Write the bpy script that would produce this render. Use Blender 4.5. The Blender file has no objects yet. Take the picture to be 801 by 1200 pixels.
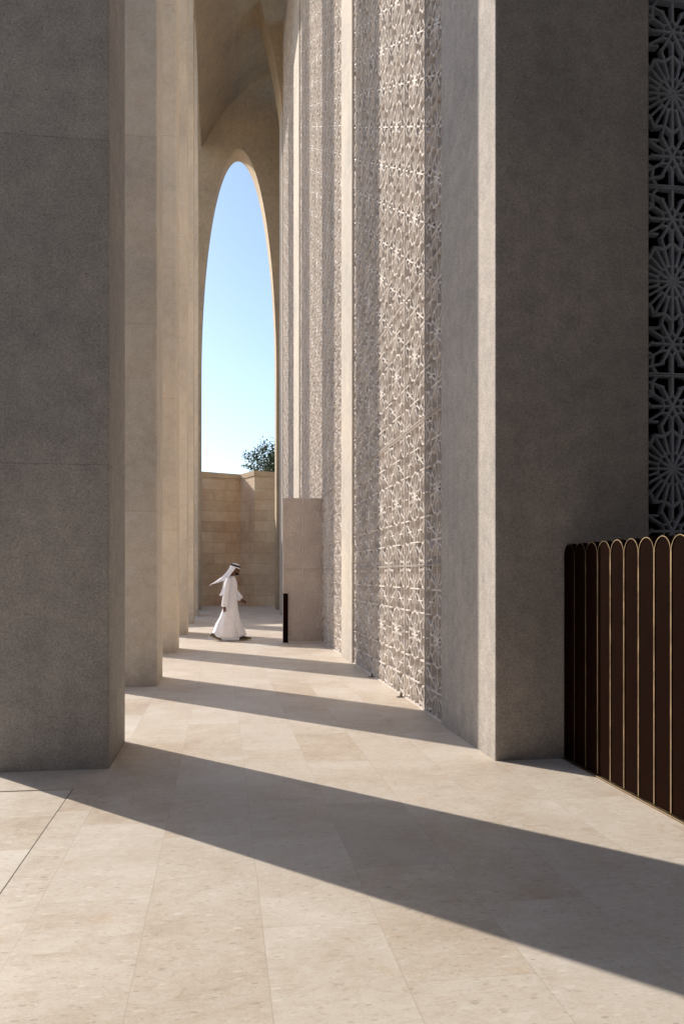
import bpy, bmesh, math, random
from mathutils import Vector, Matrix
R = math.radians
scn = bpy.context.scene
C = scn.collection
random.seed(4)

# ------------------------------------------------------------------ helpers
def tag(o, label=None, cat=None, group=None, kind=None):
    if label: o['label'] = label
    if cat: o['category'] = cat
    if group: o['group'] = group
    if kind: o['kind'] = kind
    return o

def empty(name, loc=(0, 0, 0), rz=0, label=None, cat=None, group=None):
    o = bpy.data.objects.new(name, None)
    C.objects.link(o); o.location = loc; o.rotation_euler = (0, 0, rz)
    o.empty_display_size = .1
    return tag(o, label, cat, group)

def link(name, bm, mat, parent=None, smooth=False, loc=None):
    me = bpy.data.meshes.new(name)
    bm.normal_update()
    bm.to_mesh(me); bm.free()
    if smooth:
        for p in me.polygons: p.use_smooth = True
    o = bpy.data.objects.new(name, me)
    C.objects.link(o)
    if mat: me.materials.append(mat)
    if parent: o.parent = parent
    if loc: o.location = loc
    return o

def box(bm, x0, x1, y0, y1, z0, z1):
    v = [bm.verts.new(p) for p in ((x0,y0,z0),(x1,y0,z0),(x1,y1,z0),(x0,y1,z0),
                                   (x0,y0,z1),(x1,y0,z1),(x1,y1,z1),(x0,y1,z1))]
    for f in ((0,3,2,1),(4,5,6,7),(0,1,5,4),(1,2,6,5),(2,3,7,6),(3,0,4,7)):
        bm.faces.new([v[i] for i in f])
    return v

def bevel_all(bm, w, seg=2, only_vertical=False):
    es = [e for e in bm.edges if (not only_vertical) or abs((e.verts[0].co-e.verts[1].co).normalized().z) > .99]
    bmesh.ops.bevel(bm, geom=es, offset=w, segments=seg, profile=.5, affect='EDGES')

def prism(bm, pts, y0, y1):
    """extrude an XZ polygon along Y"""
    a = [bm.verts.new((x, y0, z)) for x, z in pts]
    b = [bm.verts.new((x, y1, z)) for x, z in pts]
    n = len(pts)
    bm.faces.new(a); bm.faces.new(list(reversed(b)))
    for i in range(n):
        j = (i+1) % n
        bm.faces.new((a[i], b[i], b[j], a[j]))
    bmesh.ops.recalc_face_normals(bm, faces=bm.faces[:])

def prism_xy(bm, pts, z0, z1):
    a = [bm.verts.new((x, y, z0)) for x, y in pts]
    b = [bm.verts.new((x, y, z1)) for x, y in pts]
    n = len(pts)
    bm.faces.new(a); bm.faces.new(list(reversed(b)))
    for i in range(n):
        j = (i+1) % n
        bm.faces.new((a[i], b[i], b[j], a[j]))
    bmesh.ops.recalc_face_normals(bm, faces=bm.faces[:])

def tube(bm, pts, rads, n=8, cap=True):
    rings = []
    prev = None
    for i, p in enumerate(pts):
        p = Vector(p)
        d = (Vector(pts[min(i+1, len(pts)-1)]) - Vector(pts[max(i-1, 0)])).normalized()
        a = Vector((0, 0, 1)) if abs(d.z) < .9 else Vector((1, 0, 0))
        u = d.cross(a).normalized(); v = d.cross(u)
        r = rads[i]
        ru, rv = r if isinstance(r, tuple) else (r, r)
        rings.append([bm.verts.new(p + u*ru*math.cos(2*math.pi*k/n) + v*rv*math.sin(2*math.pi*k/n)) for k in range(n)])
    for a, b in zip(rings, rings[1:]):
        for k in range(n):
            bm.faces.new((a[k], a[(k+1) % n], b[(k+1) % n], b[k]))
    if cap:
        bm.faces.new(list(reversed(rings[0]))); bm.faces.new(rings[-1])

# ------------------------------------------------------------------ materials
class NT:
    def __init__(s, name):
        s.m = bpy.data.materials.new(name); s.m.use_nodes = True
        s.t = s.m.node_tree; s.b = s.t.nodes['Principled BSDF']
        g = s.t.nodes.new('ShaderNodeNewGeometry'); s.pos = g.outputs['Position']
    def n(s, typ, **kw):
        o = s.t.nodes.new(typ)
        for k, v in kw.items(): setattr(o, k, v)
        return o
    def l(s, a, b): s.t.links.new(a, b)
    def val(s, sock, v):
        if hasattr(v, 'default_value') or hasattr(v, 'is_linked') and not isinstance(v, (int, float)): s.l(v, sock)
        else: sock.default_value = v
    def math(s, op, a, b=0., c=None):
        o = s.n('ShaderNodeMath', operation=op)
        s.val(o.inputs[0], a); s.val(o.inputs[1], b)
        if c is not None: s.val(o.inputs[2], c)
        return o.outputs[0]
    def noise(s, scale, detail=4, rough=.55, vec=None, dist=0):
        o = s.n('ShaderNodeTexNoise'); o.inputs['Scale'].default_value = scale
        o.inputs['Detail'].default_value = detail; o.inputs['Roughness'].default_value = rough
        o.inputs['Distortion'].default_value = dist
        s.l(vec or s.pos, o.inputs['Vector']); return o.outputs['Fac']
    def voro(s, scale, vec=None, feature='F1', out='Distance'):
        o = s.n('ShaderNodeTexVoronoi', feature=feature); o.inputs['Scale'].default_value = scale
        s.l(vec or s.pos, o.inputs['Vector']); return o.outputs[out]
    def ramp(s, fac, stops):
        o = s.n('ShaderNodeValToRGB')
        e = o.color_ramp.elements
        while len(e) < len(stops): e.new(.5)
        for i, (p, c) in enumerate(stops):
            e[i].position = p
            e[i].color = (c, c, c, 1) if isinstance(c, (int, float)) else (*c, 1)
        s.l(fac, o.inputs[0]); return o.outputs[0]
    def mix(s, fac, a, b, mode='MIX'):
        o = s.n('ShaderNodeMix', data_type='RGBA', blend_type=mode)
        s.val(o.inputs[0], fac)
        for sock, v in ((o.inputs[6], a), (o.inputs[7], b)):
            if isinstance(v, tuple): sock.default_value = (*v, 1)
            else: s.l(v, sock)
        return o.outputs[2]
    def bump(s, h, strength=.3, dist=.01, prev=None):
        o = s.n('ShaderNodeBump'); o.inputs['Strength'].default_value = strength
        o.inputs['Distance'].default_value = dist
        s.l(h, o.inputs['Height'])
        if prev: s.l(prev, o.inputs['Normal'])
        return o.outputs[0]
    def done(s, col, rough=.8, normal=None, metal=0, spec=None):
        s.val(s.b.inputs['Base Color'], (*col, 1) if isinstance(col, tuple) else col)
        s.val(s.b.inputs['Roughness'], rough)
        s.b.inputs['Metallic'].default_value = metal
        if spec is not None: s.b.inputs['Specular IOR Level'].default_value = spec
        if normal: s.l(normal, s.b.inputs['Normal'])
        return s.m

def concrete(name, base, warm=(1.0, .96, .9), joint=None, speck=1.0):
    s = NT(name)
    big = s.noise(.7, 5, .6)
    mid = s.noise(7, 6, .65)
    # vertical streaks of run-off
    mp = s.n('ShaderNodeMapping'); mp.inputs['Scale'].default_value = (5, 5, .25); s.l(s.pos, mp.inputs[0])
    streak = s.noise(1.2, 4, .6, mp.outputs[0])
    fine = s.noise(140, 3, .7)
    b = Vector(base)
    col = s.mix(s.ramp(big, [(.3, 0.), (.72, 1.)]), tuple(b*.84), tuple(Vector((b[0]*warm[0], b[1]*warm[1], b[2]*warm[2]))*1.12))
    col = s.mix(.55, col, s.ramp(mid, [(.3, .38), (.7, .62)]), 'OVERLAY')
    col = s.mix(.16, col, s.ramp(streak, [(.3, .36), (.7, .62)]), 'OVERLAY')
    col = s.mix(.55*speck, col, s.ramp(fine, [(.32, .25), (.68, .72)]), 'OVERLAY')
    f2 = s.noise(55, 4, .75)
    col = s.mix(.5*speck, col, s.ramp(f2, [(.35, .3), (.65, .68)]), 'OVERLAY')
    # aggregate: pale and dark grains
    v1 = s.voro(95); v1c = s.voro(95, out='Color')
    sep = s.n('ShaderNodeSeparateColor'); s.l(v1c, sep.inputs[0])
    dark = s.math('MULTIPLY', s.math('LESS_THAN', v1, .34), s.math('GREATER_THAN', sep.outputs[0], .86))
    pale = s.math('MULTIPLY', s.math('LESS_THAN', v1, .30), s.math('GREATER_THAN', sep.outputs[1], .88))
    v2 = s.voro(34); v2c = s.voro(34, out='Color')
    sep2 = s.n('ShaderNodeSeparateColor'); s.l(v2c, sep2.inputs[0])
    pit = s.math('MULTIPLY', s.math('LESS_THAN', v2, .16), s.math('GREATER_THAN', sep2.outputs[0], .9))
    col = s.mix(s.math('MULTIPLY', dark, .5*speck), col, tuple(b*.35))
    col = s.mix(s.math('MULTIPLY', pale, .45*speck), col, tuple(b*1.7))
    col = s.mix(s.math('MULTIPLY', pit, .75*speck), col, tuple(b*.2))
    h = s.math('SUBTRACT', s.math('ADD', s.math('MULTIPLY', fine, .5), s.math('MULTIPLY', mid, .6)), s.math('MULTIPLY', pit, 1.0))
    if joint:
        z0, step = joint
        sx = s.n('ShaderNodeSeparateXYZ'); s.l(s.pos, sx.inputs[0])
        wob = s.math('MULTIPLY', s.math('SUBTRACT', s.noise(2.5, 2), .5), .004)
        t = s.math('ADD', sx.outputs[2], wob)
        t = s.math('MODULO', s.math('ADD', s.math('SUBTRACT', t, z0), step*20), step)
        j = s.math('LESS_THAN', t, .007)
        col = s.mix(s.math('MULTIPLY', j, .42), col, tuple(b*.3))
        h = s.math('SUBTRACT', h, j)
        lift = s.math('FLOOR', s.math('DIVIDE', s.math('SUBTRACT', sx.outputs[2], z0), step))
        py = s.math('FLOOR', s.math('DIVIDE', sx.outputs[1], 4.69))
        wn = s.n('ShaderNodeTexWhiteNoise', noise_dimensions='2D')
        cb = s.n('ShaderNodeCombineXYZ'); s.l(lift, cb.inputs[0]); s.l(py, cb.inputs[1]); s.l(cb.outputs[0], wn.inputs['Vector'])
        col = s.mix(1., col, s.ramp(wn.outputs[0], [(0., .47), (1., .525)]), 'OVERLAY')
    # splash-back dirt along the foot
    sz = s.n('ShaderNodeSeparateXYZ'); s.l(s.pos, sz.inputs[0])
    foot = s.math('ADD', sz.outputs[2], s.math('MULTIPLY', s.math('SUBTRACT', s.noise(3.5, 4, .7), .5), .5))
    col = s.mix(s.ramp(foot, [(0., .38), (.10, .2), (.34, 0.)]), col, tuple(b*.5))
    nm = s.bump(h, .5, .0035)
    return s.done(col, .88, nm, spec=.25)

M = {}
M['pillar'] = concrete('pillar_concrete', (.46, .445, .44), joint=(2.34, 2.5))  # cooler grey base carries the near pillar's cool ambient light
M['pillar_bounce'] = concrete('bounce_lit_pillar_concrete', (.78, .70, .60), joint=(2.34, 2.5))  # same concrete, wall bounce on the farther pillars mixed into a lighter base
M['pillar_half_bounce'] = concrete('half_bounce_pillar_concrete', (.66, .605, .54), joint=(2.34, 2.5))  # second pillar: part of the wall bounce mixed into the base
M['pier'] = concrete('pier_concrete', (.56, .52, .48), speck=.8)
M['pier_grey'] = concrete('pier_grey_concrete', (.16, .155, .15), speck=1.0)  # kept dark so the unseen walls throw little bounce
M['vault'] = concrete('vault_concrete', (.50, .415, .31), speck=.3, joint=(1.2, 4.1))
M['front_pier'] = concrete('front_pier_concrete', (.45, .42, .40), warm=(1, .97, .94))  # cool shade of the front pier mixed into its base colour
M['room_shade_black'] = NT('room_shade_black').done((.004, .004, .005), .9)

def carved(name, base):
    s = NT(name)
    big = s.noise(1.3, 4, .6); fine = s.noise(60, 4, .6)
    b = Vector(base)
    col = s.mix(s.ramp(big, [(.3, 0.), (.7, 1.)]), tuple(b*.88), tuple(b*1.08))
    col = s.mix(.3, col, s.ramp(fine, [(.3, .35), (.7, .65)]), 'OVERLAY')
    return s.done(col, .75, s.bump(fine, .3, .002), spec=.3)
M['carved'] = carved('carved_stone', (.69, .64, .605))
M['carved_back'] = carved('carved_stone_ground', (.6, .555, .52))
M['leaf_stone'] = carved('door_leaf_stone', (.70, .62, .58))
M['leaf_ground'] = carved('door_leaf_ground', (.66, .585, .55))
M['screen_dark'] = carved('grey_lattice', (.45, .49, .58))

def paving(name, x0, w, ln, base):
    s = NT(name)
    sx = s.n('ShaderNodeSeparateXYZ'); s.l(s.pos, sx.inputs[0])
    cx = s.math('DIVIDE', s.math('SUBTRACT', sx.outputs[0], x0), w)
    ci = s.math('FLOOR', cx); cf = s.math('SUBTRACT', cx, ci)
    wn = s.n('ShaderNodeTexWhiteNoise', noise_dimensions='1D'); s.l(s.math('ADD', ci, 17.3), wn.inputs['W'])
    ry = s.math('DIVIDE', s.math('ADD', sx.outputs[1], s.math('MULTIPLY', wn.outputs[0], ln*3)), ln)
    # slabs alternate long / short a little
    ri = s.math('FLOOR', ry); rf = s.math('SUBTRACT', ry, ri)
    cb = s.n('ShaderNodeCombineXYZ'); s.l(ci, cb.inputs[0]); s.l(ri, cb.inputs[1])
    w2 = s.n('ShaderNodeTexWhiteNoise', noise_dimensions='2D'); s.l(cb.outputs[0], w2.inputs['Vector'])
    # offset of the texture per slab so figure breaks at each joint
    va = s.n('ShaderNodeVectorMath', operation='MULTIPLY_ADD')
    s.l(w2.outputs['Color'], va.inputs[0]); va.inputs[1].default_value = (9, 9, 9); s.l(s.pos, va.inputs[2])
    tv = va.outputs[0]
    st = s.n('ShaderNodeMapping'); st.inputs['Scale'].default_value = (1, 1.8, 1); s.l(tv, st.inputs[0]); tvs = st.outputs[0]
    b = Vector(base)
    big = s.noise(1.6, 7, .62, tv, .6)
    col = s.mix(s.ramp(big, [(.32, 0.), (.5, .5), (.68, 1.)]), (b[0]*.90, b[1]*.87, b[2]*.83), (b[0]*1.06, b[1]*1.07, b[2]*1.08))
    mid = s.noise(9, 8, .7, tvs, 1.1)
    col = s.mix(.85, col, s.ramp(mid, [(.3, .30), (.45, .47), (.56, .5), (.7, .62)]), 'OVERLAY')
    vein = s.noise(4.2, 9, .72, tvs, 1.6)
    col = s.mix(s.ramp(vein, [(.46, 0.), (.5, .20), (.54, 0.)]), col, (b[0]*.66, b[1]*.59, b[2]*.52))
    fl = s.noise(26, 5, .62, tvs, .4)
    col = s.mix(s.ramp(fl, [(.58, 0.), (.68, .5)]), col, (b[0]*.62, b[1]*.57, b[2]*.52))
    gz = s.noise(75, 5, .75, tvs)
    col = s.mix(.45, col, s.ramp(gz, [(.36, .34), (.64, .62)]), 'OVERLAY')
    # fossil flecks
    st2 = s.n('ShaderNodeMapping'); st2.inputs['Scale'].default_value = (14, 34, 14); s.l(tv, st2.inputs[0])
    v = s.n('ShaderNodeTexVoronoi'); v.inputs['Scale'].default_value = 1.; s.l(st2.outputs[0], v.inputs['Vector'])
    sp = s.n('ShaderNodeSeparateColor'); s.l(v.outputs['Color'], sp.inputs[0])
    fleck = s.math('MULTIPLY', s.math('LESS_THAN', s.math('ADD', v.outputs['Distance'], s.math('MULTIPLY', mid, .3)), .36), s.math('GREATER_THAN', sp.outputs[0], .80))
    col = s.mix(s.math('MULTIPLY', fleck, .45), col, (b[0]*.48, b[1]*.44, b[2]*.41))
    fleck2 = s.math('MULTIPLY', s.math('LESS_THAN', s.math('ADD', v.outputs['Distance'], s.math('MULTIPLY', mid, .3)), .42), s.math('GREATER_THAN', sp.outputs[1], .86))
    col = s.mix(s.math('MULTIPLY', fleck2, .35), col, (b[0]*1.3, b[1]*1.32, b[2]*1.35))
    # rusty patches
    rust = s.ramp(s.noise(2.3, 8, .75, tv, .3), [(.58, 0.), (.72, .55)])
    col = s.mix(rust, col, (b[0]*.84, b[1]*.66, b[2]*.48))
    # slab tint
    tint = s.ramp(w2.outputs[0], [(0., .40), (.12, .47), (.8, .515), (1., .54)])
    col = s.mix(1., col, tint, 'OVERLAY')
    if ln > 1:      # one noticeably browner slab
        r0 = s.math('FLOOR', s.math('DIVIDE', s.math('ADD', s.math('MULTIPLY', wn.outputs[0], ln*3), 4.45), ln))
        one = s.math('MULTIPLY', s.math('COMPARE', ci, 3., .1), s.math('COMPARE', ri, r0, .1))
        col = s.mix(s.math('MULTIPLY', one, .30), col, (b[0]*.58, b[1]*.54, b[2]*.50))
    # joints
    jx = s.math('MINIMUM', cf, s.math('SUBTRACT', 1., cf)); jy = s.math('MINIMUM', rf, s.math('SUBTRACT', 1., rf))
    j = s.math('MAXIMUM', s.math('LESS_THAN', jx, .0022/w), s.math('LESS_THAN', jy, .0022/ln))
    col = s.mix(s.math('MULTIPLY', j, .4), col, (b[0]*.62, b[1]*.56, b[2]*.5))
    # grime over everything
    gr = s.noise(.8, 7, .68)
    col = s.mix(.6, col, s.ramp(gr, [(.3, .36), (.5, .5), (.7, .58)]), 'OVERLAY')
    h = s.math('SUBTRACT', s.math('MULTIPLY', mid, .25), s.math('ADD', s.math('MULTIPLY', fleck, .4), j))
    rough = s.ramp(mid, [(.3, .42), (.7, .6)])
    return s.done(col, rough, s.bump(h, .25, .003), spec=.4)
M['paving'] = paving('limestone_paving', -.825, .498, 1.18, (.735, .67, .60))
M['court'] = paving('courtyard_paving', -1.03, .9, .62, (.72, .655, .58))
M['seam'] = NT('dark_seam').done((.10, .085, .065), .9)

def ashlar():
    s = NT('ashlar_stone')
    uv = s.n('ShaderNodeUVMap').outputs[0]
    br = s.n('ShaderNodeTexBrick'); s.l(uv, br.inputs['Vector'])
    br.inputs['Scale'].default_value = 1; br.inputs['Brick Width'].default_value = 1.22
    br.inputs['Row Height'].default_value = .5; br.inputs['Mortar Size'].default_value = .008
    br.inputs['Mortar Smooth'].default_value = .2; br.inputs['Bias'].default_value = 0
    br.inputs['Color1'].default_value = (.62, .475, .34, 1); br.inputs['Color2'].default_value = (.74, .59, .44, 1)
    br.inputs['Mortar'].default_value = (.46, .35, .25, 1)
    n1 = s.noise(1.1, 6, .65); n2 = s.noise(12, 5, .6)
    col = s.mix(.8, br.outputs[0], s.ramp(n1, [(.3, .34), (.7, .64)]), 'OVERLAY')
    col = s.mix(.35, col, s.ramp(n2, [(.3, .35), (.7, .65)]), 'OVERLAY')
    h = s.math('SUBTRACT', s.math('MULTIPLY', n2, .3), br.outputs['Fac'])
    return s.done(col, .85, s.bump(h, .4, .008), spec=.2)
M['ashlar'] = ashlar()
M['coping'] = concrete('coping_stone', (.60, .48, .35), speck=.3)

def metal(name, col, rough, m=1.0, spec=.5):
    s = NT(name)
    n = s.noise(9, 5, .6)
    b = Vector(col)
    c = s.mix(s.ramp(n, [(.35, 0.), (.7, 1.)]), tuple(b*.7), tuple(b*1.2))
    return s.done(c, s.ramp(n, [(.3, rough*.8), (.7, rough*1.25)]), None, m, spec)
M['bronze'] = metal('dark_bronze', (.011, .0034, .0018), .6, .0, .015)
M['brass'] = metal('brass_edge', (.34, .25, .16), .45)
M['rail'] = metal('worn_brass_rail', (.20, .15, .10), .6)
M['steel'] = metal('hinge_steel', (.2, .18, .16), .45)

def simple(name, col, rough=.7, var=.15, sc=30):
    s = NT(name)
    n = s.noise(sc, 4, .6); b = Vector(col)
    return s.done(s.mix(s.ramp(n, [(.3, 0.), (.7, 1.)]), tuple(b*(1-var)), tuple(b*(1+var))), rough, s.bump(n, .2, .002), spec=.3)
M['robe'] = simple('white_cotton', (.85, .85, .93), .85, .04, 14)
M['skin'] = simple('skin', (.16, .075, .045), .55)
M['hair'] = simple('black_hair', (.012, .010, .009), .7)
M['cord'] = simple('black_cord', (.010, .010, .012), .6)
M['shoe'] = simple('grey_mesh_shoe', (.12, .12, .10), .8)
M['sole'] = simple('tan_sole', (.40, .30, .18), .7)
M['bark'] = simple('bark', (.11, .08, .055), .9, .3)
s = NT('foliage')
oi = s.n('ShaderNodeNewGeometry')
rl = s.ramp(oi.outputs['Random Per Island'], [(0., (.018, .042, .020)), (.5, (.035, .075, .030)), (1., (.075, .115, .045))])
M['leaf'] = s.done(rl, .6)

# ------------------------------------------------------------------ ground
bm = bmesh.new()
box(bm, -400, 400, -400, 400, -.3, -.006)
tag(link('courtyard_ground', bm, M['court']), kind='structure')
bm = bmesh.new()
box(bm, -1.026, 6.2, -14, 46, -.2, 0)
tag(link('colonnade_paving', bm, M['paving']), kind='structure')
bm = bmesh.new()
box(bm, -1.90, -1.0262, 5.945, 34.8, -.2, -.001)    # strip of paving under the pillars
tag(link('pillar_paving', bm, M['paving']), kind='structure')
bm = bmesh.new()
box(bm, -1.0355, -1.0265, -14, 5.94, -.15, -.004)
tag(link('paving_joint', bm, M['seam']), kind='structure')

# ------------------------------------------------------------------ left colonnade
PX0, PX1, PY, PD, PITCH = -1.77, -.86, 6.51, 1.05, 4.69
def pillar_mesh(h=21.5):
    bm = bmesh.new()
    box(bm, -(PX1-PX0)/2, (PX1-PX0)/2, 0, PD, 0, h)
    bevel_all(bm, .016, 2, True)
    return bm
names = {-2: None, -1: None,
 0: 'pale concrete pillar just out of the picture beside the viewer',
 1: 'large grey concrete pillar in the left foreground, nearest and darkest of the row',
 2: 'beige concrete pillar right behind the big grey foreground pillar',
 3: 'slim looking concrete pillar, third back along the left row',
 4: 'narrow concrete pillar of the left row, fourth from the viewer',
 5: 'thin sliver of concrete pillar, second last of the left row before the end arch',
 6: 'last free concrete pillar of the left row, closest to the tall arch'}
pm = None
for k in (1, 2, 3, 4, 5, 6, 0):
    loc = ((PX0+PX1)/2, PY + PITCH*(k-1), 0)
    if pm is None:
        pm = link('concrete_pillar', pillar_mesh(), M['pillar']); o = pm
    else:
        o = pm.copy(); C.objects.link(o)
        if k >= 2: o.material_slots[0].link = 'OBJECT'; o.material_slots[0].material = M['pillar_half_bounce' if k == 2 else 'pillar_bounce']
    o.location = loc
    tag(o, names[k] or 'pale concrete pillar of the row behind the viewer', 'pillar', 'pillars of the left colonnade')

# ------------------------------------------------------------------ right piers
def pier(y0, y1, x1, label, h=21.8, mat='pier', x0=2.17):
    bm = bmesh.new(); box(bm, 0, x1-x0, 0, y1-y0, 0, h); bevel_all(bm, .012, 2, True)
    return tag(link('wall_pier', bm, M[mat], loc=(x0, y0, 0)), label, 'pier', 'piers of the right wall')
pier(6.33, 7.98, 3.49, 'broad concrete pier with dark front face and sunlit left edge beside the bronze fence', mat='front_pier')
pier(13.67, 14.90, 3.4, 'sunlit concrete pier between the two large carved screens')
pier(23.3, 25.0, 3.4, 'narrow bright concrete pier rising above the top of the open carved door leaf')
pier(30.0, 31.3, 3.4, 'thin far concrete pier of the right wall next to the end arch')

# ------------------------------------------------------------------ carved panels
A_ = .924; TH = 1.6
def lattice(bm, W=A_, H=TH, w=.030, depth=.07, frame=.016, sub=True, flat=False):
    """one panel: X 0..W, Z 0..H, faces -Y; bars run back to +depth"""
    def bar(p, q, w, top=0., d=depth, ext=0.0, ridge=True):
        p = Vector(p); q = Vector(q); dd = (q-p)
        L = dd.length
        if L < 1e-5: return
        dd /= L; p = p - dd*ext; q = q + dd*ext
        nn = Vector((-dd.y, dd.x))
        ch, cw = (.003, .36) if flat else (.008, .22)
        prof = ((-.5*w, d), (-.5*w, top+ch), (-cw*w, top), (cw*w, top), (.5*w, top+ch), (.5*w, d))
        ra = [bm.verts.new((p.x+nn.x*a, b, p.y+nn.y*a)) for a, b in prof]
        rb = [bm.verts.new((q.x+nn.x*a, b, q.y+nn.y*a)) for a, b in prof]
        for i in range(5):
            bm.faces.new((ra[i], rb[i], rb[i+1], ra[i+1]))
        bm.faces.new(ra); bm.faces.new(list(reversed(rb)))
    Ac = [(0,0),(W,0),(W/2,H/2),(0,H),(W,H)]
    Bc = [(W/2,H/6),(W/2,H*5/6),(0,H/3),(W,H/3),(0,H*2/3),(W,H*2/3)]
    pol = lambda c, r, a: (c[0]+r*math.sin(R(a))*W/A_, c[1]+r*math.cos(R(a)))
    e = .0007
    for c in Ac:
        for k in range(12):
            bar(c, pol(c, .132, 30*k), w*.85, .004+e*(k % 3))
            bar(pol(c, .118, 30*k), pol(c, .150, 30*k+15), w*.8, .010+e*(k % 2))
            bar(pol(c, .118, 30*k+30), pol(c, .150, 30*k+15), w*.8, .0115+e*(k % 2))
        for k in range(24):
            if flat and k % 2 == 0: continue
            bar(pol(c, .145 if flat else .130, 15*k), pol(c, .268 if flat else .325, 15*k), w*.8, .002+e*(k % 4))
        for k in range(12):
            ro, ri = (.285, .262) if flat else (.330, .285)
            bar(pol(c, ro, 30*k), pol(c, ri, 30*k+15), w, .0075+e*(k % 2), ext=.006)
            bar(pol(c, ro, 30*k+30), pol(c, ri, 30*k+15), w, .0082+e*(k % 2), ext=.006)
            if not flat: bar(pol(c, ri, 30*k+15), pol(c, .40, 30*k+15), w*.8, .0085+e*(k % 2))
    for c in Bc:
        for k in range(6):
            bar(c, pol(c, .20, 60*k+30), w*.8, .003+e*(k % 3))
            bar(pol(c, .105, 60*k), pol(c, .07, 60*k+30), w*.7, .011+e*(k % 2))
            bar(pol(c, .105, 60*k), pol(c, .07, 60*k-30), w*.7, .0118+e*(k % 2))
            bar(pol(c, .105, 60*k), pol(c, .25, 60*k), w*.8, .005+e*(k % 3))
            continue
            bar(pol(c, .105, 60*k), pol(c, .24, 60*k+30), w*.75, .013+e*(k % 2))
            bar(pol(c, .105, 60*k), pol(c, .24, 60*k-30), w*.75, .0137+e*(k % 2))
            bar(pol(c, .21, 60*k+12), pol(c, .21, 60*k+48), w*.7, .0145+e*(k % 2))
    # between neighbouring big rosettes
    for (x, z) in ((W/2,0),(W/2,H),(W/4,H/4),(W*.75,H/4),(W/4,H*.75),(W*.75,H*.75),(0,H/2),(W,H/2)):
        bar((x-.10, z), (x+.10, z), w*.8, .0065)
        bar((x, z-.14), (x, z+.14), w*.7, .0072)
    g = .0035
    for co, no in (((g,0,0),(-1,0,0)), ((W-g,0,0),(1,0,0)), ((0,0,g),(0,0,-1)), ((0,0,H-g),(0,0,1))):
        geom = bm.verts[:]+bm.edges[:]+bm.faces[:]
        bmesh.ops.bisect_plane(bm, geom=geom, plane_co=co, plane_no=no, clear_outer=True)
    f = frame
    box(bm, g, g+f, -.003, depth, g, H-g); box(bm, W-g-f, W-g, -.003, depth, g, H-g)
    box(bm, g+f, W-g-f, -.0037, depth, g, g+f); box(bm, g+f, W-g-f, -.0037, depth, H-g-f, H-g)

def panel_copies(parent, first, n_u, n_v, W, H=TH, z0=0., gap_after=2, gap=.022):
    for j in range(n_v):
        for i in range(n_u):
            if i == 0 and j == 0: o = first
            else:
                o = first.copy(); C.objects.link(o)
            o.parent = parent
            o.location = (i*W, 0, z0 + j*H + (gap if j >= gap_after else 0))

WP = .995
bm = bmesh.new(); lattice(bm, WP, TH, w=.024, depth=.075, frame=.005, flat=True)
proto = link('carved_panel', bm, M['carved']); pmesh = proto.data
def wall_screen(ytop, ncol, nrow, label, first=None, y_lo=None):
    root = empty('carved_screen', (2.20, ytop, 0), R(-90), label, 'screen')
    root['group'] = 'carved stone screens of the right wall'
    if first is None:
        first = bpy.data.objects.new('carved_panel', pmesh); C.objects.link(first)
    panel_copies(root, first, ncol, nrow, WP)
    bm = bmesh.new(); box(bm, .0, ncol*WP, .070, .16, 0, nrow*TH+.03)
    link('backing', bm, M['carved_back'], root)
    bm = bmesh.new(); box(bm, .0, ncol*WP, .01, .16, nrow*TH+.035, 21.8)
    link('plain_band', bm, M['pier'], root)
    bm = bmesh.new()
    box(bm, .0, ncol*WP, -.008, .05, .002, .012)
    link('ledge', bm, M['carved'], root)
    return root
# local +X runs towards the viewer (world -Y)
wall_screen(13.74, 6, 12, 'large pale carved stone screen nearest the viewer, striped by sun between the two right piers', proto)
wall_screen(23.6, 9, 11, 'tall carved stone screen behind the open door leaf, second along the right wall')
wall_screen(30.05, 5, 13, 'farthest narrow strip of carved screen above and beyond the open door leaf')

# front-facing dark lattice at far right
bm = bmesh.new(); lattice(bm, A_, TH, w=.028, depth=.07, frame=.012)
root = empty('lattice_screen', (3.505, 6.50, 0), 0, 'dark open lattice screen of star rosettes behind the bronze fence at the right edge', 'screen')
fp = link('lattice_panel', bm, M['screen_dark'])
panel_copies(root, fp, 3, 6, A_, TH, 0, 99, 0)
for ch in root.children: ch.location.x -= .16
bm = bmesh.new(); box(bm, .0, 2.6, .30, .34, 0, 9.6)  # black sheet stands in for the unlit room behind the lattice
link('room_shade_sheet', bm, M['room_shade_black'], root)

# ------------------------------------------------------------------ building mass, added unseen light blockers and roof
bm = bmesh.new(); box(bm, 3.40, 9, 8.1, 35.5, 0, 22)
box(bm, 5.25, 9, -14, 8.0, 0, 22)  # side wall out of view, added to darken the near piers
box(bm, 3.5, 5.24, 6.9, 8.0, 0, 22)
tag(link('hall_building', bm, M['pier_grey']), 'plain concrete hall wall behind the carved screens', 'building')
bm = bmesh.new(); box(bm, 3.50, 5.24, 6.46, 6.86, 9.7, 22)
box(bm, 3.42, 9, -14, 8.0, 22.02, 26)  # unseen roof piece, added to stop sky light leaking in
tag(link('lintel_wall', bm, M['pier_grey']), 'plain concrete wall over the dark lattice screen, plus added unseen roof blocking the sky', 'wall')

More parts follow.
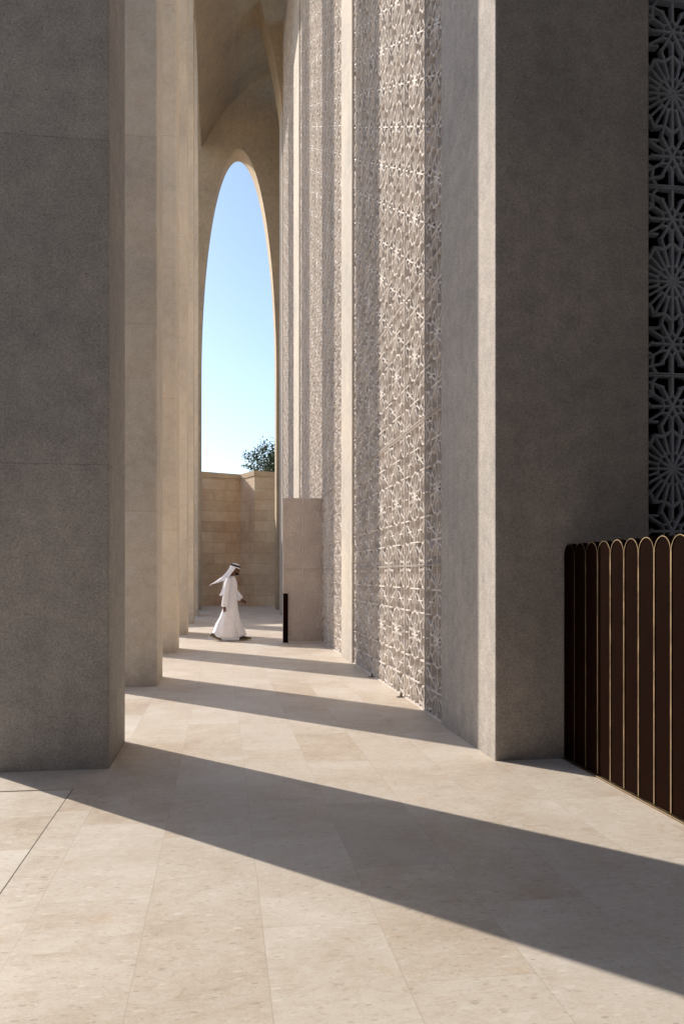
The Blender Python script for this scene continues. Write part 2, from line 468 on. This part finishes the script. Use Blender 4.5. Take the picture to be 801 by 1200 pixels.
bm = bmesh.new(); box(bm, -24, -12, -40, 14.2, 0, 9.5)  # unseen block, added to shade the floor behind the camera
tag(link('court_sun_blocker', bm, M['pier_grey']), 'unseen concrete block added to keep sun off the floor behind the viewer', 'building')
bm = bmesh.new(); box(bm, -24, 12, -30, -15, 0, 24)  # added out of view to cut ambient light on the pier fronts
tag(link('rear_light_blocker', bm, M['pier_grey']), 'unseen concrete block added behind the viewer to cut ambient light', 'building')
bm = bmesh.new(); box(bm, PX0, PX1, -14.5, -1.2, 0, 21.5)  # unseen, added to shield the front pier from sky light
tag(link('rear_sky_blocker', bm, M['pier_grey']), 'unseen concrete wall added behind the viewer to block sky light', 'wall')
# vault: curved soffit running along the colonnade
crease = [(-1.9, 17.2), (-1.2, 18.6), (-.86, 19.4), (-.55, 19.95), (-.1, 20.7), (.35, 21.35), (.8, 21.85), (1.3, 22.3), (1.8, 22.62), (2.3, 22.85), (3.4, 23.1)]
bm = bmesh.new()
prism(bm, [(x, z) for x, z in crease if x > -1.0] + [(3.4, 26), (-.87, 26)], -14, 34.81)
for v in bm.verts:
    if v.co.y < 0 and v.co.z < 25.9: v.co.z += 1.2
vault = tag(link('vaulted_ceiling', bm, M['vault']), 'brown curved concrete vault high above the far end of the colonnade', 'vault')
bm = bmesh.new()
rib = [(2.36, 17.0), (2.22, 18.2), (2.10, 19.2), (1.95, 20.1), (1.72, 21.2), (1.40, 22.3), (.9, 23.6), (.2, 25), (3.3, 25), (3.3, 17.0)]
prism(bm, rib, 29.97, 31.33)
link('rib', bm, M['vault'], vault)
bm = bmesh.new(); box(bm, -1.9, -.875, -14, 35.9, 21.6, 26)
link('edge_beam', bm, M['pillar'], vault)

# ------------------------------------------------------------------ end arch
bm = bmesh.new()
xl, xr, zc, hh = -.87, 2.29, 9.8, 9.67
cx, hw = (xl+xr)/2, (xr-xl)/2
pts = [(-1.85, 0), (-1.85, 26), (3.4, 26), (3.4, 0), (xr, 0)]
N = 64
for i in range(N+1):
    a = math.pi*i/N
    pts.append((cx+hw*math.cos(a), zc+hh*math.sin(a)))
pts.append((xl, 0))
prism(bm, pts, 34.82, 35.92)
tag(link('arch_wall', bm, M['vault']), 'end wall pierced by a tall slender rounded arch framing the sky', 'arch')

# ------------------------------------------------------------------ stone boundary wall
def ashlar_wall(name, line, thick, h, mat, uvs=True):
    bm = bmesh.new(); uvl = bm.loops.layers.uv.new('UVMap')
    d = 0
    n = len(line)
    off = []
    for i, p in enumerate(line):
        a = Vector(line[max(i-1, 0)]); b = Vector(line[min(i+1, n-1)])
        t = (b-a).normalized(); off.append(Vector(p) + Vector((-t.y, t.x))*thick)
    for i in range(n-1):
        a, b = Vector(line[i]), Vector(line[i+1]); L = (b-a).length
        v = [bm.verts.new((*p, z)) for p, z in ((a, 0), (b, 0), (b, h), (a, h))]
        f = bm.faces.new(v)
        for lp, uv in zip(f.loops, ((d, 0), (d+L, 0), (d+L, h), (d, h))): lp[uvl].uv = uv
        v2 = [bm.verts.new((*p, z)) for p, z in ((off[i], 0), (off[i], h), (off[i+1], h), (off[i+1], 0))]
        f = bm.faces.new(v2)
        for lp, uv in zip(f.loops, ((d, 0), (d, h), (d+L, h), (d+L, 0))): lp[uvl].uv = uv
        f = bm.faces.new([bm.verts.new((*p, h)) for p in (a, b, off[i+1], off[i])])
        d += L
    return bm
WL = [(-14.0, 32.4), (-.95, 38.95), (.88, 39.84), (1.5, 38.29), (2.47, 38.65), (9.5, 41.3)]
wall = link('boundary_wall', ashlar_wall('w', WL, .5, 6.08, 'ashlar'), M['ashlar'])
tag(wall, 'high sandy stone block wall with a sharp jog, beyond the end arch', 'wall')
bm = bmesh.new(); prism_xy(bm, [(-14, 33.0), (-4.2, 37.9), (-6.2, 42), (-16, 37)], 0, 8.3)  # added out of view; throws shade over the far floor
tag(link('far_sun_blocker', bm, M['ashlar']), 'unseen stone block added behind the boundary wall to shade the far floor', 'building')
# coping: slightly proud band on top
bm = bmesh.new()
for i in range(len(WL)-1):
    a, b = Vector(WL[i]), Vector(WL[i+1]); t = (b-a).normalized(); nn = Vector((-t.y, t.x))
    e0 = -.04 if i == 3 else .0
    q = [a - nn*.03 + t*e0, b - nn*.03 + t*(.03 if i in (2,) else 0), b + nn*.5, a + nn*.5]
    vs = [bm.verts.new((p.x, p.y, 6.083+.0007*i)) for p in q]; vt = [bm.verts.new((p.x, p.y, 6.32+.0007*i)) for p in q]
    bm.faces.new(vt); bm.faces.new(list(reversed(vs)))
    for k in range(4): bm.faces.new((vs[k], vs[(k+1) % 4], vt[(k+1) % 4], vt[k]))
bmesh.ops.recalc_face_normals(bm, faces=bm.faces[:])
link('coping', bm, M['coping'], wall)

# ------------------------------------------------------------------ open door leaf + bronze post
leaf = empty('door_leaf', (1.33, 18.10, 0), 0, 'tall open stone door leaf with faint star carving, jutting from the right wall', 'door')
bm = bmesh.new(); box(bm, .0, .885, .012, .075, .012, 3.19); bevel_all(bm, .004, 1)
link('slab', bm, M['leaf_ground'], leaf)
bm = bmesh.new(); lattice(bm, .84, TH-.03, w=.026, depth=.09, frame=.01)
f1 = link('carved_relief', bm, M['leaf_stone'], leaf)
f1.scale = (1, .8, 1); f1.location = (.035, -.014, .03)
f2 = f1.copy(); C.objects.link(f2); f2.location = (.035, -.014, 1.605)
bm = bmesh.new(); box(bm, .0, .02, -.002, .0115, .0122, 3.188); link('edge_strip', bm, M['carved'], leaf)
post = empty('bronze_post', (1.325, 17.90, 0), 0, 'short dark bronze post standing at the free edge of the open door leaf', 'post')
bm = bmesh.new(); box(bm, 0, .105, 0, .05, .012, 1.08); bevel_all(bm, .008, 2); link('upright', bm, M['bronze'], post)
bm = bmesh.new(); box(bm, -.01, .115, -.01, .06, .001, .0115); link('base_plate', bm, M['bronze'], post)

# door floor bolts at the foot of the near screen
for i, (y, lab) in enumerate(((11.75, 'farther small metal pivot bracket on the floor under the near carved screen'),
                              (9.78, 'nearer small metal pivot bracket on the floor under the near carved screen'))):
    if i == 0:
        r = empty('floor_bracket', (2.19, y, 0), 0, lab, 'bracket', 'floor brackets of the carved door leaves')
        bm = bmesh.new(); box(bm, -.085, 0, -.035, .035, .001, .010); bevel_all(bm, .003, 1); p1 = link('plate', bm, M['steel'], r)
        bm = bmesh.new(); tube(bm, [(-.03, 0, .01), (-.03, 0, .05)], [.016, .016], 10); p2 = link('pin', bm, M['steel'], r)
        rb = r
    else:
        r = rb.copy(); C.objects.link(r); r.location = (2.19, y, 0); r['label'] = lab
        for p in (p1, p2):
            c = p.copy(); C.objects.link(c); c.parent = r

# ------------------------------------------------------------------ bronze fence
fence = empty('bronze_fence', (2.757, 6.30, 0), R(-90), 'dark bronze fence of round-topped pickets with thin brass edges at right', 'fence')
# local +X -> world -Y ; local -Y -> world -X (towards the walkway)
PW = .200; PH = 1.745
def arch_pts(w, h, n=14):
    r = w/2
    return [(-r, .02)] + [(-r*math.cos(math.pi*k/n), h-r+r*math.sin(math.pi*k/n)) for k in range(n+1)] + [(r, .02)]
bm = bmesh.new(); prism(bm, arch_pts(PW-.016, PH-.008), .0, .02)
bmesh.ops.translate(bm, verts=bm.verts, vec=(0, -.006, 0))
plate = link('picket', bm, M['bronze'], fence)
# rim: arch-shaped strip, proud of the plate
bm = bmesh.new()
o_ = arch_pts(PW-.002, PH); i_ = arch_pts(PW-.014, PH-.006)
for y in (0,):
    n = len(o_)
    vo = [bm.verts.new((x, -.012, z)) for x, z in o_]; vi = [bm.verts.new((x, -.012, z)) for x, z in i_]
    wo = [bm.verts.new((x, .036, z)) for x, z in o_]; wi = [bm.verts.new((x, .036, z)) for x, z in i_]
    for k in range(n-1):
        bm.faces.new((vo[k], vi[k], vi[k+1], vo[k+1])); bm.faces.new((wo[k], wo[k+1], wi[k+1], wi[k]))
        bm.faces.new((vo[k], vo[k+1], wo[k+1], wo[k])); bm.faces.new((vi[k], wi[k], wi[k+1], vi[k+1]))
rim = link('rim', bm, M['brass'], plate)
rim.data.materials.append(M['bronze'])
for p in rim.data.polygons:
    if abs(p.normal.y) < .5: p.material_index = 1
for k in range(19):
    x = .10 + PW*k - .02
    if k == 0: plate.location = (x, 0, 0)
    else:
        c = plate.copy(); C.objects.link(c); c.parent = fence; c.location = (x, 0, 0)
        d = rim.copy(); C.objects.link(d); d.parent = c
bm = bmesh.new(); box(bm, -.02, 3.85, -.03, .06, .001, .013); bevel_all(bm, .003, 1); link('base_rail', bm, M['rail'], fence)
bm = bmesh.new(); box(bm, -.02, 3.85, .038, .06, .02, 1.66); bevel_all(bm, .003, 1); link('rear_sheet', bm, M['bronze'], fence)

# ------------------------------------------------------------------ tree behind the wall
tr = empty('tree', (5.05, 44.6, 0), 0, 'leafy dark green tree rising behind the stone wall inside the arch', 'tree')
rnd = random.Random(11)
bmb = bmesh.new(); bml = bmesh.new()
tips = []
def grow(p, d, L, r, lv):
    n = 4; pts = [p]; rad = [r]
    q = p.copy(); dd = d.copy()
    for i in range(n):
        dd = (dd + Vector((rnd.uniform(-.16, .16), rnd.uniform(-.16, .16), rnd.uniform(-.05, .12)))).normalized()
        q = q + dd*L/n; pts.append(q.copy()); rad.append(r*(1-.5*(i+1)/n))
        if lv >= 2: tips.append((q.copy(), lv))
    tube(bmb, pts, rad, 6 if lv < 2 else 4)
    if lv < 4:
        for k in range(4 if lv else 7):
            t = rnd.choice(pts[2:]); az = rnd.uniform(0, 6.28)
            up = rnd.uniform(.1, .9)
            nd = (dd*.5 + Vector((math.cos(az), math.sin(az), up))*.8).normalized()
            grow(t.copy(), nd, L*rnd.uniform(.45, .62) if lv else L*.42, r*.45, lv+1)
grow(Vector((0, 0, 0)), Vector((0, 0, 1)), 7.4, .19, 0)
# two wispy shoots leaning out to the left
for a in (((-2.1, -.2, 6.3), (-1, .1, .62), 2.0), ((-1.7, -.3, 7.3), (-.25, 0, 1), 1.5), ((.2, 0, 7.0), (.1, 0, 1), 2.1), ((-1.9, 0, 6.6), (-.6, 0, .7), .9)):
    p = Vector(a[0]); d = Vector(a[1]).normalized()
    pts = [p + d*a[2]*t + Vector((0, 0, .12*math.sin(3*t))) for t in (0, .25, .5, .75, 1)]
    tube(bmb, pts, [.03, .025, .02, .014, .008], 5)
    for t in pts[1:]:
        for _ in range(2): tips.append((t + Vector((rnd.uniform(-.05, .05), 0, rnd.uniform(-.05, .05))), 9))
for p, lv in tips:
    for k in range(9 if lv != 9 else 7):
        s_ = .30 if lv != 9 else .12
        c = p + Vector((rnd.gauss(0, s_*.6), rnd.gauss(0, s_*.6), rnd.gauss(0, s_*.5)))
        u = Vector((rnd.uniform(-1, 1), rnd.uniform(-1, 1), rnd.uniform(-1, 1))).normalized()
        v = u.orthogonal().normalized(); v.rotate(Matrix.Rotation(rnd.uniform(0, 6.28), 3, u))
        l = rnd.uniform(.05, .10)
        bml.faces.new([bml.verts.new(c + a_) for a_ in (u*l, v*l*.45, -u*l, -v*l*.45)])
link('trunk', bmb, M['bark'], tr, True)
link('crown', bml, M['leaf'], tr)

# ------------------------------------------------------------------ person
def skin_mesh(name, verts, edges, radii, root=0, sub=2):
    me = bpy.data.meshes.new(name+'_skel'); me.from_pydata(verts, edges, [])
    ob = bpy.data.objects.new(name+'_skel', me); C.objects.link(ob)
    ob.modifiers.new('s', 'SKIN'); sv = me.skin_vertices[0].data
    for i, r in enumerate(radii):
        sv[i].radius = r if isinstance(r, tuple) else (r, r)
        sv[i].use_root = (i == root)
    m = ob.modifiers.new('u', 'SUBSURF'); m.levels = sub; m.render_levels = sub
    dg = bpy.context.evaluated_depsgraph_get(); dg.update()
    out = bpy.data.meshes.new_from_object(ob.evaluated_get(dg), preserve_all_data_layers=False, depsgraph=dg)
    bpy.data.objects.remove(ob)
    for p in out.polygons: p.use_smooth = True
    return out

per = empty('person', (.19, 18.63, 0), R(-3), 'man in long white robe and headscarf with black cord walking right', 'person')
V = []; E = []; RD = []
def nd(p, r, par=None):
    V.append(p); RD.append(r)
    if par is not None: E.append((par, len(V)-1))
    return len(V)-1
pel = nd((-.03, 0, .93), (.13, .15))
sp1 = nd((-.02, 0, 1.10), (.115, .13), pel); sp2 = nd((-.01, 0, 1.28), (.125, .155), sp1)
nk0 = nd((.01, 0, 1.42), (.075, .085), sp2); nk1 = nd((.055, 0, 1.49), (.052, .055), nk0)
hd0 = nd((.098, 0, 1.525), (.070, .062), nk1); hd1 = nd((.112, 0, 1.590), (.090, .074), hd0); hd2 = nd((.105, 0, 1.650), (.062, .056), hd1)
jaw = nd((.150, 0, 1.512), (.046, .046), hd0); nose = nd((.212, 0, 1.560), (.013, .013), hd1); brow = nd((.182, 0, 1.612), (.030, .045), hd1)
# legs: right leg (camera side, -Y) trails, left leg leads
for sy, kn, an, toe in ((-1, (-.14, .52), (-.335, .13), (-.25, .055)), (1, (.12, .50), (.235, .10), (.39, .05))):
    hip = nd((-.02, sy*.09, .86), .092, pel); k = nd((kn[0], sy*.07, kn[1]), .048, hip)
    cf = nd(((kn[0]*2+an[0])/3, sy*.065, (kn[1]*2+an[1])/3), .036, k); a = nd((an[0], sy*.075, an[1]), .027, cf)
    t = nd((toe[0], sy*.09, toe[1]), (.030, .036), a)
def arm(sy, sh, el, wr, palm, fdir):
    s0 = nd((sh[0]*.5, sy*.10, sh[2]+.0), .06, sp2); s1 = nd((sh[0], sy*abs(sh[1]), sh[2]), .055, s0)
    e = nd((el[0], sy*abs(el[1]), el[2]), .040, s1); w = nd((wr[0], sy*abs(wr[1]), wr[2]), .027, e)
    p = nd((palm[0], sy*abs(palm[1]), palm[2]), (.020, .034), w)
    pv = Vector((palm[0], sy*abs(palm[1]), palm[2])); f = Vector(fdir).normalized()
    side = Vector((f.z, 0, -f.x))     # across the palm, in the walking plane
    for k, ln in enumerate((.074, .082, .077, .060)):
        b = pv + side*(.027-.018*k) + f*.022
        m_ = b + f*ln*.5 + Vector((0, -sy*.006, 0)); t_ = m_ + f*ln*.4 + Vector((0, -sy*.018, 0))
        i = nd(tuple(b), .0095, p); j = nd(tuple(m_), .0088, i); nd(tuple(t_), .0072, j)
    b = pv + side*.034 - f*.02; i = nd(tuple(b), .0105, p); nd(tuple(b + side*.022 + f*.035), .0085, i)
arm(-1, (-.03, .20, 1.37), (-.075, .255, 1.09), (-.115, .25, .80), (-.122, .245, .745), (.06, 0, -1))
arm(1, (.02, .20, 1.37), (.09, .255, 1.12), (.225, .24, .925), (.27, .235, .89), (.85, 0, -.5))
body = bpy.data.objects.new('body', skin_mesh('body', V, E, RD)); C.objects.link(body); body.parent = per
body.data.materials.clear(); body.data.materials.append(M['skin'])

def loft(bm, rings, n=48):
    rr = []
    for (c, fn) in rings:
        rr.append([bm.verts.new(Vector(c) + fn(2*math.pi*k/n)) for k in range(n)])
    for a, b in zip(rr, rr[1:]):
        for k in range(n): bm.faces.new((a[k], a[(k+1) % n], b[(k+1) % n], b[k]))
    return rr
# robe: front/back outline read off the photograph
bm = bmesh.new()
prof = [ # z, x_back, x_front, half width y, fold
 (.075, -.395, .325, .20, .016), (.10, -.40, .332, .205, .016), (.25, -.355, .29, .20, .018), (.38, -.305, .235, .195, .022), (.52, -.245, .205, .19, .016),
 (.70, -.185, .175, .182, .010), (.88, -.145, .155, .178, .009), (1.00, -.135, .150, .175, .008), (1.12, -.135, .155, .178, .007),
 (1.25, -.140, .155, .190, .002), (1.34, -.125, .140, .195, .0), (1.40, -.095, .115, .165, .0), (1.435, -.060, .095, .105, 0), (1.465, -.030, .095, .068, 0)]
rg = []
for i, (z, xb, xf, hy, fo) in enumerate(prof):
    cxx, rx = (xb+xf)/2, (xf-xb)/2
    def fn(a, rx=rx, hy=hy, fo=fo, z=z):
        k = 1 + (fo*2.6)*math.sin(4*a+z*4.1+1.0) + fo*2.4*math.sin(9*a+1.3-z*3.5) + fo*1.2*math.sin(17*a+z*6)
        lift = (.05*max(0, math.cos(a)) ** 2 + .04*max(0, -math.cos(a)) ** 2) if z < .2 else 0
        c, s_ = math.cos(a), math.sin(a)
        return Vector((math.copysign(abs(c)**.85, c)*rx*k, math.copysign(abs(s_)**.85, s_)*hy*k, lift))
    rg.append(((cxx, 0, z), fn))
loft(bm, rg, 72)
# sleeves (same garment)
def sleeve(pts, rads):
    n = 20; rings = []
    for i, p in enumerate(pts):
        d = (Vector(pts[min(i+1, len(pts)-1)])-Vector(pts[max(i-1, 0)])).normalized()
        u = d.cross(Vector((0, 1, 0))).normalized(); v = d.cross(u)
        r = rads[i]
        rings.append([bm.verts.new(Vector(p) + (u*math.cos(6.2832*k/n)*r*1.08 + v*math.sin(6.2832*k/n)*r)*(1+.05*math.sin(3*6.2832*k/n+i*1.7))) for k in range(n)])
    for a, b in zip(rings, rings[1:]):
        for k in range(n): bm.faces.new((a[k], a[(k+1) % n], b[(k+1) % n], b[k]))
sleeve([(-.02, -.12, 1.385), (-.03, -.185, 1.35), (-.055, -.225, 1.24), (-.075, -.25, 1.09), (-.095, -.252, .95), (-.115, -.25, .80), (-.117, -.25, .78)],
       [.055, .075, .074, .068, .068, .072, .070])
sleeve([(0, .12, 1.385), (.02, .185, 1.35), (.05, .225, 1.24), (.09, .25, 1.11), (.15, .25, 1.02), (.215, .24, .94), (.225, .24, .93)],
       [.055, .075, .072, .066, .064, .062, .06])
bmesh.ops.recalc_face_normals(bm, faces=bm.faces[:])
rb_ = link('robe', bm, M['robe'], per, True)
md = rb_.modifiers.new('t', 'SOLIDIFY'); md.thickness = .006
# headscarf: cap over the head + cloth streaming back
bm = bmesh.new()
hc = Vector((.100, 0, 1.648))
n = 32; rings = []
for i in range(9):
    ph = math.pi*.5*(i/8)*1.0
    rings.append([])
    for k in range(n):
        a = 2*math.pi*k/n
        x, y, z = .116*math.sin(ph)*math.cos(a), .096*math.sin(ph)*math.sin(a), .098*math.cos(ph)
        v = Vector((x, y, z)); v.rotate(Matrix.Rotation(R(13), 3, 'Y'))
        rings[-1].append(bm.verts.new(hc + v))
for a, b in zip(rings, rings[1:]):
    for k in range(n):
        if i == 0: pass
        bm.faces.new((a[k], b[k], b[(k+1) % n], a[(k+1) % n]))
# drape from the crown edge down the back and sides, open at the face
last = rings[-1]
idx = [k for k in range(n) if math.cos(2*math.pi*k/n) < .25]
targets = []
m = len(idx)
cols = []
for q, k in enumerate(idx):
    t = q/(m-1)*2-1                       # -1 .. 1 around the back (camera side is one end)
    a = 2*math.pi*k/n
    p0 = last[k].co.copy()
    side = math.sin(a)
    back = max(0, -math.cos(a))
    endp = Vector((-.07 - .40*back**1.3, side*(.17 - .05*back), 1.38 - .13*back**1.5))
    mid = Vector((.045 - .12*back, side*.125, 1.53 - .06*back))
    col = [last[k]]
    for j in range(1, 11):
        u = j/10
        p = p0*(1-u)**2 + mid*2*u*(1-u) + endp*u*u
        p += Vector((0, .012*math.sin(q*1.9)*u, .010*math.sin(q*1.3+j*.6)*u))
        col.append(bm.verts.new(p))
    cols.append(col)
for a, b in zip(cols, cols[1:]):
    for j in range(10): bm.faces.new((a[j], a[j+1], b[j+1], b[j]))
# a second tail hanging behind the shoulder
tl = []
for j in range(9):
    u = j/8
    w = .055*(1-u*.55)
    c = Vector((-.10 - .12*u + .03*math.sin(u*3), -.09, 1.42 - .40*u))
    tl.append([bm.verts.new(c + Vector((w*s_, -.015*abs(s_), 0))) for s_ in (-1, -.3, .4, 1)])
for a, b in zip(tl, tl[1:]):
    for k in range(3): bm.faces.new((a[k], a[k+1], b[k+1], b[k]))
sc = link('headscarf', bm, M['robe'], per, True)
md = sc.modifiers.new('t', 'SOLIDIFY'); md.thickness = .005; md.offset = 1
# head cord: two stacked rings
bm = bmesh.new()
for dz in (0, .020):
    N2 = 36; ring = []
    for k in range(N2):
        a = 2*math.pi*k/N2
        c = Vector((math.cos(a)*(.108-dz*.25), math.sin(a)*(.091-dz*.25), .034+dz))
        ring.append([])
        for q in range(8):
            b = 2*math.pi*q/8
            w = c + Vector((math.cos(a)*math.cos(b), math.sin(a)*math.cos(b), math.sin(b)))*.0125
            w.rotate(Matrix.Rotation(R(17), 3, 'Y')); ring[-1].append(bm.verts.new(hc + w))
    for k in range(N2):
        a_, b_ = ring[k], ring[(k+1) % N2]
        for q in range(8): bm.faces.new((a_[q], a_[(q+1) % 8], b_[(q+1) % 8], b_[q]))
link('head_cord', bm, M['cord'], per, True)
# beard and eyes
bm = bmesh.new()
bmesh.ops.create_uvsphere(bm, u_segments=20, v_segments=12, radius=1, matrix=Matrix.Translation((.134, 0, 1.512)) @ Matrix.Diagonal((.064, .060, .038, 1)))
for v in bm.verts:
    if v.co.z > 1.515: v.co.x -= .012
link('beard', bm, M['hair'], per, True)
for sy in (-1, 1):
    bm = bmesh.new(); bmesh.ops.create_uvsphere(bm, u_segments=10, v_segments=8, radius=.011, matrix=Matrix.Translation((.193, sy*.034, 1.592)))
    link('eye', bm, M['hair'], per, True)
# shoes
def shoe(x, z, pitch, y):
    bm = bmesh.new()
    sec = [(-.135, .028, .045), (-.12, .038, .075), (-.07, .040, .085), (-.01, .041, .070), (.05, .047, .052), (.10, .045, .042), (.135, .030, .030)]
    rings = []
    for sx, hy, hz in sec:
        rings.append([bm.verts.new((sx, hy*math.cos(2*math.pi*k/14), .018 + hz*.5 + hz*.5*math.sin(2*math.pi*k/14))) for k in range(14)])
    for a, b in zip(rings, rings[1:]):
        for k in range(14): bm.faces.new((a[k], a[(k+1) % 14], b[(k+1) % 14], b[k]))
    bm.faces.new(rings[0]); bm.faces.new(list(reversed(rings[-1])))
    bmesh.ops.recalc_face_normals(bm, faces=bm.faces[:])
    s_ = link('shoe', bm, M['shoe'], per, True); s_.location = (x, y, z); s_.rotation_euler = (0, pitch, 0)
    bm = bmesh.new()
    pts = [(-.140, -.03), (-.140, .03), (-.06, .038), (.04, .048), (.11, .043), (.142, .02), (.142, -.02), (.11, -.043), (.04, -.048), (-.06, -.038)]
    prism_xy(bm, pts, .0, .024)
    for v in bm.verts:
        if v.co.x > .1: v.co.z += .012
    link('sole', bm, M['sole'], s_)
    return s_
shoe(.335, .008, R(-3), .09)
shoe(-.335, .055, R(24), -.09)

# ------------------------------------------------------------------ light, sky, camera
SUNAZ = math.atan2(-.663, .748)        # direction to the sun in XY: (-.663, .748)
EL = R(29)
w = bpy.data.worlds.new('World'); scn.world = w; w.use_nodes = True
nt = w.node_tree
sky = nt.nodes.new('ShaderNodeTexSky'); sky.sky_type = 'NISHITA'; sky.sun_disc = False
sky.sun_elevation = EL; sky.sun_rotation = SUNAZ
sky.air_density = 1.0; sky.dust_density = 1.0; sky.ozone_density = 1.6
tint = nt.nodes.new('ShaderNodeMix'); tint.data_type = 'RGBA'; tint.blend_type = 'MULTIPLY'
tint.inputs[0].default_value = 1; tint.inputs[7].default_value = (.95, 1.0, 1.04, 1)
nt.links.new(sky.outputs[0], tint.inputs[6]); nt.links.new(tint.outputs[2], nt.nodes['Background'].inputs[0])
nt.nodes['Background'].inputs[1].default_value = .19
L = bpy.data.lights.new('sun', 'SUN'); L.energy = 5.0; L.angle = R(.5); L.color = (1, .905, .775)
lo = bpy.data.objects.new('sun', L); C.objects.link(lo)
d = Vector((.663*math.cos(EL), -.748*math.cos(EL), -math.sin(EL)))
lo.rotation_euler = d.to_track_quat('-Z', 'Y').to_euler()
lo.location = (-10, 10, 30)

cam = bpy.data.cameras.new('camera'); co = bpy.data.objects.new('camera', cam); C.objects.link(co)
co.location = (0, 0, 1.5); co.rotation_euler = (R(90), 0, R(-8.33))
cam.sensor_fit = 'HORIZONTAL'; cam.sensor_width = 36; cam.lens = 960/801*36
cam.shift_y = 73/801; cam.clip_end = 2000; cam.clip_start = .05
scn.camera = co
scn.view_settings.view_transform = 'Standard'; scn.view_settings.look = 'None'
scn.view_settings.exposure = 0; scn.view_settings.gamma = 1
scn.cycles.max_bounces = 8; scn.cycles.diffuse_bounces = 6
